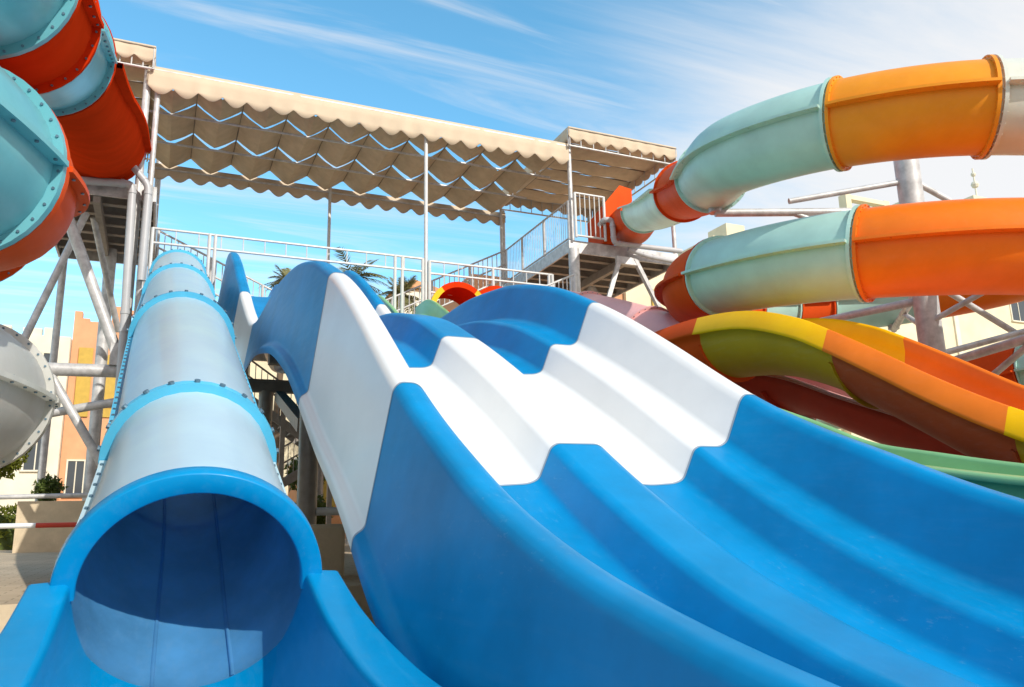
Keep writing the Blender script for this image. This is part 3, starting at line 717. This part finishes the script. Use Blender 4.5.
for gi, (ya, yb) in enumerate(gaps):
    rows = []; m = 10
    for j in range(m+1):
        y = ya+(yb-ya)*j/m; e = 4*(j/m)*(1-j/m); r_ = []
        for i in range(nf*6+1):
            u = i/6; tri = abs((u % 2)-1)           # 1 at rods, 0 at the hanging folds
            fo = math.floor((u+1)/2); jit = .07*noise.noise(Vector((fo*1.7, gi*3.1, .5)))
            x = X0+u*half_p; sag = .05*sin(pi*(u % 1))
            zz = ZC-.06-.42*(1-tri)-sag*(.5+.5*e)-.03*e*(1-tri)+jit*(1-tri)+.03*noise.noise(Vector((x*2.3, y*1.1, gi*5.)))*(1-tri*.6)+.012*noise.noise(Vector((x*7, y*2, gi*5.)))
            # the cloth edge pulls back towards the folds
            yy = y+((.10*(1-tri))*(1-2*j/m)*(.9 if u > 12 else .12))*1.0
            r_.append(Vector((x, yy, zz)))
        rows.append(r_)
    o = MB().grid(rows).build('canvas_strip', CANVAS, cm, False)
for i in range(0, nf+1):
    x = X0+i*half_p
    z = ZC-.05 if i % 2 == 0 else ZC-.40
    if i % 2 == 0:
        MB().bar((x, Y0+.03, z-.0), (x, Y1-.03, z), .018 if i % 2 else .024, 6).build('rod', ROPE, cm)
for y, z in ((Y0+.02, ZC-.0), (21.79, ZC-.5), (23.63, ZC-.5), (Y1-.02, ZC-.52)):
    MB().bar((X0, y, z), (X1, y, z), .032, 8).build('cross_tube', STEEL, cm)
for x, y in ((6.57, Y0+.14), (4.75, Y1-.05), (11.0, Y1-.05), (1.0, Y1-.05)):
    if (x, y) != (1.0, Y1-.05): MB().bar((x, y, 6.75), (x, y, ZC-.05), .055, 12).build('post', ALU, cm, 'angle')
def small_canopy(label, x0, x1, y0, y1, z, flatn=6):
    c = thing('canopy', label, 'canopy', ((x0+x1)/2, y0, z-.8))
    valance(c, (x0, y0, 0), (x1, y0, 0), z, .46, .5, .12); valance(c, (x1, y1, 0), (x0, y1, 0), z, .42, .5, .12)
    valance(c, (x0, y1, 0), (x0, y0, 0), z, .40, .5, .1); valance(c, (x1, y0, 0), (x1, y1, 0), z, .40, .5, .1)
    for k in range(flatn):
        ya = y0+(y1-y0)*k/flatn+.03; yb = y0+(y1-y0)*(k+1)/flatn-.03; rows = []
        for j in range(7):
            t = j/6; rows.append([Vector((x0+(x1-x0)*i/16, ya+(yb-ya)*t+.03*sin(i*1.3+k), z-.06-.10*4*t*(1-t)+.02*sin(i*.9+k))) for i in range(17)])
        MB().grid(rows).build('canvas_strip', CANVAS, c, True)
        MB().bar((x0, ya-.03, z-.06), (x1, ya-.03, z-.06), .025, 8).build('rod', ROPE, c)
    for (a, b) in (((x0, y0+.05), (x1, y0+.05)), ((x0+.03, y0), (x0+.03, y1)), ((x1-.03, y0), (x1-.03, y1)), ((x0, y1-.05), (x1, y1-.05))):
        for dz in (.04, .62): MB().bar((a[0], a[1], z-dz), (b[0], b[1], z-dz), .03, 8).build('frame_tube', STEEL, c)
        n = 9
        for i in range(n+1):
            t = i/n; x = a[0]+(b[0]-a[0])*t; y = a[1]+(b[1]-a[1])*t; MB().bar((x, y, z-.62), (x, y, z-.04), .018, 6).build('upright', STEEL, c)
    return c
small_canopy('square beige canvas roof over the right platform and orange entry', 11.15, 15.2, 20.3, 26, 13.32)
small_canopy('small beige canvas roof over the left platform behind red tube', -3.1, -.72, 20.3, 26, 13.28)
# brackets between left roof and the long canopy
# ------------------------------------------------------------------ railings
def railing(label, a, b, z0, z1, rails=(0, ), bars=None, bz=(0, 1), posts=(), mat=ALU, grp=None, pr_=.045, cat='railing', name='railing', rr=.032, br=.016):
    """sloping or level rail from a to b (xy + base z); rails = heights above the base"""
    a = Vector(a); b = Vector(b); t = thing(name, label, cat, ((a+b)/2)[:], grp)
    for h in rails: MB().bar(a+Z*h, b+Z*h, rr, 8).build('rail', mat, t)
    if bars:
        n = max(1, int((b-a).length/bars))
        for i in range(1, n):
            p = a.lerp(b, i/n); MB().bar(p+Z*bz[0], p+Z*bz[1], br, 6).build('baluster', mat, t)
    for s_ in posts:
        p = a.lerp(b, s_); MB().bar(p, p+Z*(max(rails)+.01), pr_, 10).build('rail_post', mat, t)
    return t
railing('white tall barrier rail above the tube slide and wave slide starts', (-.46, 20.5, 6.77), (6.45, 20.5, 6.77), 0, 1, (1.7, 1.36, 1.05-.0) if False else (1.7, 1.33), .5, (1.33, 1.7), (0.0, .19, .21, .885, .915, 1.0))
railing('white low barrier rail on the platform right of the middle canopy post', (6.65, 20.5, 6.77), (10.5, 20.5, 6.77), 0, 1, (1.66, 1.3, .75), .42, (.75, 1.66), (0, .5, .97, 1))
railing('white gate rail with vertical bars before the orange slide entry', (11.3, 20.36, 9.68), (12.33, 20.36, 9.68), 0, 1, (.06, 1.45), .17, (.06, 1.45), (0, 1), br=.018)
railing('grey side rail along the right platform above the ramp', (11.2, 20.6, 9.68), (11.2, 25.9, 9.68), 0, 1, (.05, 1.25), .13, (.05, 1.25), (0, .33, .66, 1), STEEL, br=.008)
railing('grey stair rail sloping down from the left platform', (-.4, 25.3, 8.95), (4.3, 25.3, 6.8), 0, 1, (.1, .62, 1.15), .2, (.1, 1.15), (0, .33, .66, 1), STEEL)
railing('grey stair rail sloping down from the right platform', (11.1, 25.3, 9.7), (5.5, 25.3, 6.8), 0, 1, (.1, .62, 1.15), .2, (.1, 1.15), (0, .25, .5, .75, 1), STEEL)
railing('grey back rail across the rear edge of the low platform', (4.4, 25.95, 6.77), (11, 25.95, 6.77), 0, 1, (.1, 1.15), .16, (.1, 1.15), (0, .25, .5, .75, 1), ALU)
railing('short white rail with vertical bars below the right platform', (10.0, 20.2, 6.9), (11.0, 20.0, 7.35), 0, 1, (.1, 1.0), .13, (.1, 1.0), (0, 1), ALU)

# staircase under the low platform
st = thing('staircase', 'dark steel staircase under the low platform seen between the blue slides', 'stairs', (3.2, 21.8, .75))
for (xa, za, xb, zb_, y) in ((1.9, 4.6, 4.2, 3.0, 21.4), (4.2, 3.0, 1.9, 1.6, 22.6)):
    for dy in (0, .9): MB().beam((xa, y+dy, za), (xb, y+dy, zb_), .06, .22).build('stringer', DARKST, st)
    n = 9
    for i in range(n):
        t = (i+.5)/n; MB().box((xa+(xb-xa)*t-.13, y+.03, za+(zb_-za)*t), (xa+(xb-xa)*t+.13, y+.87, za+(zb_-za)*t+.03)).build('tread', DARKST, st)
    for h in (.55, 1.0): MB().bar((xa, y-.04, za+h), (xb, y-.04, zb_+h), .025, 8).build('handrail', DARKST, st)
    hb = MB()
    for i in range(16):
        t = i/15; hb.bar((xa+(xb-xa)*t, y-.04, za+(zb_-za)*t), (xa+(xb-xa)*t, y-.04, za+(zb_-za)*t+1.0), .012, 6)
    hb.build('balustrade', DARKST, st)
MB().box((4.15, 21.35, 2.9), (5.2, 23.6, 3.0)).build('landing', DARKST, st)
for x in (2.95, 4.2): MB().beam((x, 21.4, .74), (x, 21.4, 4.6), .12, .12).build('post', DARKST, st)
MB().beam((1.2, 21.2, 4.75), (4.4, 21.2, 4.75), .1, .2).build('landing', DARKST, st)

# ------------------------------------------------------------------ buildings
def windows(root, wall_y, lst, frame=IVORY, pane=GLASS):
    for (x, z, w, h) in lst:
        f = MB(); f.box((x-w/2-.08, wall_y-.06, z-.08), (x-w/2, wall_y+.02, z+h+.08)); f.box((x+w/2, wall_y-.06, z-.08), (x+w/2+.08, wall_y+.02, z+h+.08))
        f.box((x-w/2, wall_y-.06, z+h), (x+w/2, wall_y+.02, z+h+.08)); f.box((x-w/2-.12, wall_y-.12, z-.16), (x+w/2+.12, wall_y+.02, z-.082))
        o = f.build('window', frame, root)
        p = MB().box((x-w/2+.002, wall_y-.012, z-.078), (x+w/2-.002, wall_y+.03, z+h-.002)); p.box((x-.025, wall_y-.035, z-.07), (x+.025, wall_y-.014, z+h-.01), 1); p.build('pane', [pane, frame], o)
def arch_panel(x0, x1, z0, zs, y, th=.05, n=14):
    c = (x0+x1)/2; r = (x1-x0)/2; pts = [(x0, z0), (x1, z0)]+[(c+r*cos(pi*k/n), zs+r*.7*sin(pi*k/n)) for k in range(n+1)]
    m = len(pts); vs = [(x, y, z) for x, z in pts]+[(x, y-th, z) for x, z in pts]
    return MB().add(vs, [tuple(range(m)), tuple(range(2*m-1, m-1, -1))]+[(k, (k+1) % m, m+(k+1) % m, m+k) for k in range(m)])
ob = thing('hotel_block', 'orange hotel block with stepped parapet and arched balcony behind left struts', 'building', (-2, 45, .75))
w = MB().box((-4.3, 45, .74), (2.5, 55, 11.7)); w.box((-4.3, 45.01, 11.7), (-3.95, 45.6, 12.2)); w.box((-3.95, 45.02, 11.697), (-3.6, 45.5, 11.85)); w.box((-2.6, 45.01, 11.7), (-2.2, 45.6, 12.6)); w.box((-2.2, 45.02, 12.25), (-1.3, 45.5, 12.45)); w.box((-1.3, 45.01, 11.7), (-1, 45.6, 12.3))
w.build('wall', SALMON, ob)
arch_panel(-2.95, -1.2, 6.8, 9.5, 44.97).build('balcony_opening', OCHRE, ob)
MB().box((-3.95, 44.9, 6.8), (-3.3, 44.97, 10.3)).build('shutter', OCHRE, ob); MB().box((-3.15, 44.7, 7.4), (-1.0, 44.9, 7.6)).build('balcony', SALMON, ob)
windows(ob, 45, [(-3.6, 3.0, .7, 1.6), (-2.2, 3.0, .9, 1.6)])
cb = thing('hotel_block', 'cream hotel block behind the white tube at left', 'building', (-7, 44.5, .75))
w = MB().box((-16, 44.4, .74), (-4.32, 55, 10.7))
for i in range(6): w.box((-15.5+i*2, 44.41, 10.7), (-14.9+i*2, 44.8, 11.1))
w.box((-6.4, 44.42, 10.7), (-5.6, 44.8, 11.05)); w.build('wall', IVORY, cb)
windows(cb, 44.4, [(-5.1, 8.9, .6, .9), (-5.3, 4.2, .9, 1.8), (-6.6, 4.4, .8, 1.8), (-8, 8.5, .8, 1.5)])
mbk = thing('hotel_block', 'low cream building seen through the gap under the blue hump', 'building', (6, 42, .75))
MB().box((2.6, 42, .74), (24, 52, 9.6)).build('wall', CREAMW, mbk); windows(mbk, 42, [(4.6, 5.2, 1.0, 1.6), (8, 5.2, 1, 1.6), (11, 5.2, 1, 1.6)])
MB().box((2.5, 41.9, 9.6), (24.1, 52.1, 9.8)).build('cornice', SALMON, mbk)
rw = thing('pavilion', 'terracotta red pavilion at ground level behind the hump column', 'building', (5.6, 30, .75))
MB().box((5.0, 30, .74), (8.2, 34, 3.6)).build('wall', TERR, rw); MB().box((4.9, 29.9, 3.6), (8.3, 34.1, 3.8)).build('cornice', IVORY, rw)
MB().box((5.5, 29.96, 1.6), (6.1, 30.02, 2.9)).build('niche', OCHRE, rw)
rb = thing('hotel_block', 'orange building with cream corner beneath the right platform', 'building', (16, 28, .75))
MB().box((11, 28.5, .74), (18.0, 36, 10.9)).build('wall', SALMON, rb)
w = MB().box((18.02, 28.3, .74), (20.4, 36, 11.6))
for i in range(3): w.bar((18.45+i*.8, 28.31, 11.55), (18.45+i*.8, 28.9, 11.55), .38, 18)
w.build('corner_tower', CREAMW, rb)
MB().box((19.3, 28.22, .74), (19.6, 28.297, 11.0)).build('pilaster', OCHRE, rb)
windows(rb, 28.5, [(14.2, 8.1, 1.5, 1.2), (16.6, 8.1, 1.4, 1.2), (12.4, 8.1, 1, 1.2)], OCHRE)
fb = thing('hotel_block', 'large cream hotel with stepped roofline behind the orange spiral', 'building', (38, 31, .75))
w = MB().box((25.5, 31.5, .74), (33, 42, 15.4)); w.box((33.01, 31, .74), (70, 42, 17.6)); w.box((26.4, 31.48, 15.4), (27.6, 33, 16.2)); w.box((34.6, 30.98, 17.6), (37.6, 31.6, 17.8)); w.box((37.6, 30.97, 17.6), (38.0, 31.5, 18.9)); w.box((34.6, 30.97, 17.6), (35.0, 31.5, 18.9)); w.box((35, 30.96, 18.6), (37.6, 31.4, 18.85))
w.box((38.8, 30.95, 17.6), (70, 31.6, 19.0)); w.box((45.4, 30.93, 19), (46.8, 31.6, 20.4)); w.box((45.0, 30.94, 19), (47.2, 31.6, 19.6))
w.build('wall', CREAMW, fb)
l = MB().bar((46.1, 31.2, 20.4), (46.1, 31.2, 22.4), .05, 8); l.ball((46.1, 31.2, 22.0), .16); l.ball((46.1, 31.2, 21.3), .24); l.build('finial', IVORY, fb)
for x in (28, 30, 42, 52): MB().box((x, 31.4 if x < 33 else 30.9, .74), (x+.35, 31.497 if x < 33 else 30.998, 15.2)).build('pilaster', IVORY, fb)
windows(fb, 31, [(36, 12.2, 1.4, 1.8), (40, 12.2, 1.4, 1.8), (48, 12.6, 1.4, 1.8), (44.2, 8, 1.4, 1.8), (36, 8, 1.4, 1.8)])

# ------------------------------------------------------------------ plants
def leaf_cloud(n, fn, size, elong=1.6):
    mb = MB()
    for _ in range(n):
        c = fn(); d = Vector((random.gauss(0, 1), random.gauss(0, 1), random.gauss(0, .8)+.3)).normalized(); u = d.cross(Vector((random.random()-.5, random.random()-.5, random.random()-.5))).normalized()
        s_ = size*random.uniform(.6, 1.3)
        mb.add([c-u*s_*.5, c+d*s_*elong*.5, c+u*s_*.5, c+d*s_*elong], [(0, 1, 3), (1, 2, 3)] if 0 else [(0, 3, 2)])
    return mb
def in_ball(c, r):
    c = Vector(c)
    def f():
        v = Vector((random.gauss(0, 1), random.gauss(0, 1), random.gauss(0, 1))).normalized(); k = random.random()**.33
        return c+v*r*k*(.85+.25*noise.noise(v*2.2))
    return f
def shrub(label, c, r, mat, n=1400, name='shrub', h=.5):
    t = thing(name, label, 'shrub', (c[0], c[1], .75))
    leaf_cloud(n, in_ball(c, r), r*.14).build('foliage', mat, t, recalc=False)
    MB().bar((c[0], c[1], .74), (c[0], c[1], c[2]-r*.3), .05, 8, 0, .03).build('trunk', BARK, t)
shrub('round clipped topiary ball on a stem by the low wall', (-2.6, 25, 2.35), .42, LEAF)
shrub('tall loose yellow green shrub below the white tube', (-4.1, 27, 3.4), .75, HEDGE, 1800)
shrub('small green bush at the foot of the hump column', (4.4, 25, 1.6), .65, LEAF, 1500)
shrub('dark green bush beside the terracotta pavilion', (4.8, 28.6, 3.0), .8, LEAF, 1500)
def in_box(a, b):
    return lambda: Vector([random.uniform(p, q) for p, q in zip(a, b)])+Vector((0, 0, .06*random.random()))
hg = thing('hedge', 'clipped yellow green hedge at far left', 'hedge', (-4.5, 28, .75))
leaf_cloud(4200, in_box((-8.5, 27.7, .8), (-2.9, 28.6, 1.95)), .1).build('foliage', HEDGE, hg, recalc=False)
MB().box((-8.4, 27.9, .74), (-3.0, 28.4, 1.75)).build('branches', LEAF, hg)
def palm(label, x, y, z, r, seed):
    rnd = random.Random(seed); t = thing('palm_tree', label, 'tree', (x, y, .75), None)
    q = [Vector((x+.15*sin(i*.6+seed), y, .74+(z-.74)*i/10)) for i in range(11)]
    MB().sweep_circle(q, lambda u: .17-.05*u, 10).build('trunk', BARK, t, True)
    top_ = q[-1]; mb = MB()
    for k in range(46):
        az = 2*pi*k/46*2.39+rnd.random()*.4; el = rnd.uniform(-.5, 1.25); L_ = r*rnd.uniform(.8, 1.15)
        d0 = Vector((cos(az)*cos(el), sin(az)*cos(el), sin(el))); side = d0.cross(Z).normalized() if abs(d0.z) < .98 else Vector((1, 0, 0))
        pts = []
        for i in range(13):
            s_ = i/12; pts.append(top_+d0*L_*s_-Z*(.55*L_*s_*s_*(1 if el < .9 else .5)))
        mb.sweep_circle(pts, lambda u: .018-.012*u, 4)
        for i in range(1, 13):
            p = pts[i]; tt = (pts[i]-pts[i-1]).normalized(); ll = L_*.28*(sin(pi*min(1, (i+1)/13.5))**.6)
            for sg in (-1, 1):
                for jj in (0, .5):
                    pp = pts[i-1].lerp(p, jj+.5 if jj else .2); dirv = (side*sg*.8+tt*.75-Z*.25+Vector((rnd.gauss(0, .08),)*3)).normalized()
                    mb.add([pp-tt*.034, pp+tt*.034, pp+dirv*ll], [(0, 1, 2)])
    mb.build('crown', PALM, t, recalc=False)
palm('taller palm whose crown shows above the barrier rail', 7.1, 33, 11.5, 1.9, 1)
palm('shorter palm showing left of the taller palm behind blue hump', 4.7, 35, 11.7, 1.2, 2)
palm('palm with crown behind the stair rail and green flume', 9.6, 34, 11.3, 1.4, 3)
rfh = thing('roof_pavilion', 'small terracotta rooftop far beyond the stair rail', 'building', (13.4, 50, .75))
MB().box((14.0, 50, .74), (17.5, 53, 16.6)).build('wall', IVORY, rfh)
v = [(13.8, 49.8, 16.6), (17.7, 49.8, 16.6), (17.7, 53.2, 16.6), (13.8, 53.2, 16.6), (15.7, 51.5, 17.8)]
MB().add(v, [(0, 1, 4), (1, 2, 4), (2, 3, 4), (3, 0, 4), (3, 2, 1, 0)]).build('roof', TERR, rfh)

# ------------------------------------------------------------------ low walls, blocks and barriers
tag(MB().box((-3.1, 23.6, .74), (-1.2, 24, 2.0)).build('low_wall', CONC), 'low cream wall beside the hedge at left', 'wall')
def block(label, a, b):
    o = MB().box(a, b).build('concrete_block', CONC); bv = o.modifiers.new('b', 'BEVEL'); bv.width = .04; bv.segments = 2; tag(o, label, 'block')
block('upper cream concrete block in front of the hump column base', (1.35, 7.9, .74), (1.72, 8.5, 1.26))
block('lower cream concrete block beside the wave slide', (1.0, 5.9, -.29), (1.34, 6.7, .72))
def barrier(label, a, b, n, z, cols):
    t = thing('barrier', label, 'barrier', ((a[0]+b[0])/2, (a[1]+b[1])/2, .75)); A = Vector((*a, z)); B = Vector((*b, z))
    for i in range(n): MB().bar(A.lerp(B, i/n), A.lerp(B, (i+1)/n), .045, 10).build('stripe', cols[i % 2], t)
    for s_ in (.05, .95):
        p = A.lerp(B, s_); c = MB().bar((p.x, p.y, .74), (p.x, p.y, z), .03, 8); c.box((p.x-.2, p.y-.15, .745), (p.x+.2, p.y+.15, .8)); c.build('stand', STEEL, t)
barrier('red and white striped barrier pole across the paving at left', (-6.5, 17, ), (-.6, 17), 9, 1.36, (WHITE, REDPIPE))
barrier('red and white striped barrier pole between tube slide and wave slide', (.9, 9.2), (2.6, 9.2), 5, 1.40, (WHITE, REDPIPE))
tag(MB().bar((-4.5, 20, 1.95), (-.4, 20, 2.02), .05, 10).bar((-4.2, 20, .74), (-4.2, 20, 1.96), .05, 8).bar((-.7, 20, .74), (-.7, 20, 2.01), .05, 8).build('guard_rail', STEEL, None, 'angle'), 'thin grey guard rail behind the barrier pole at left', 'railing')
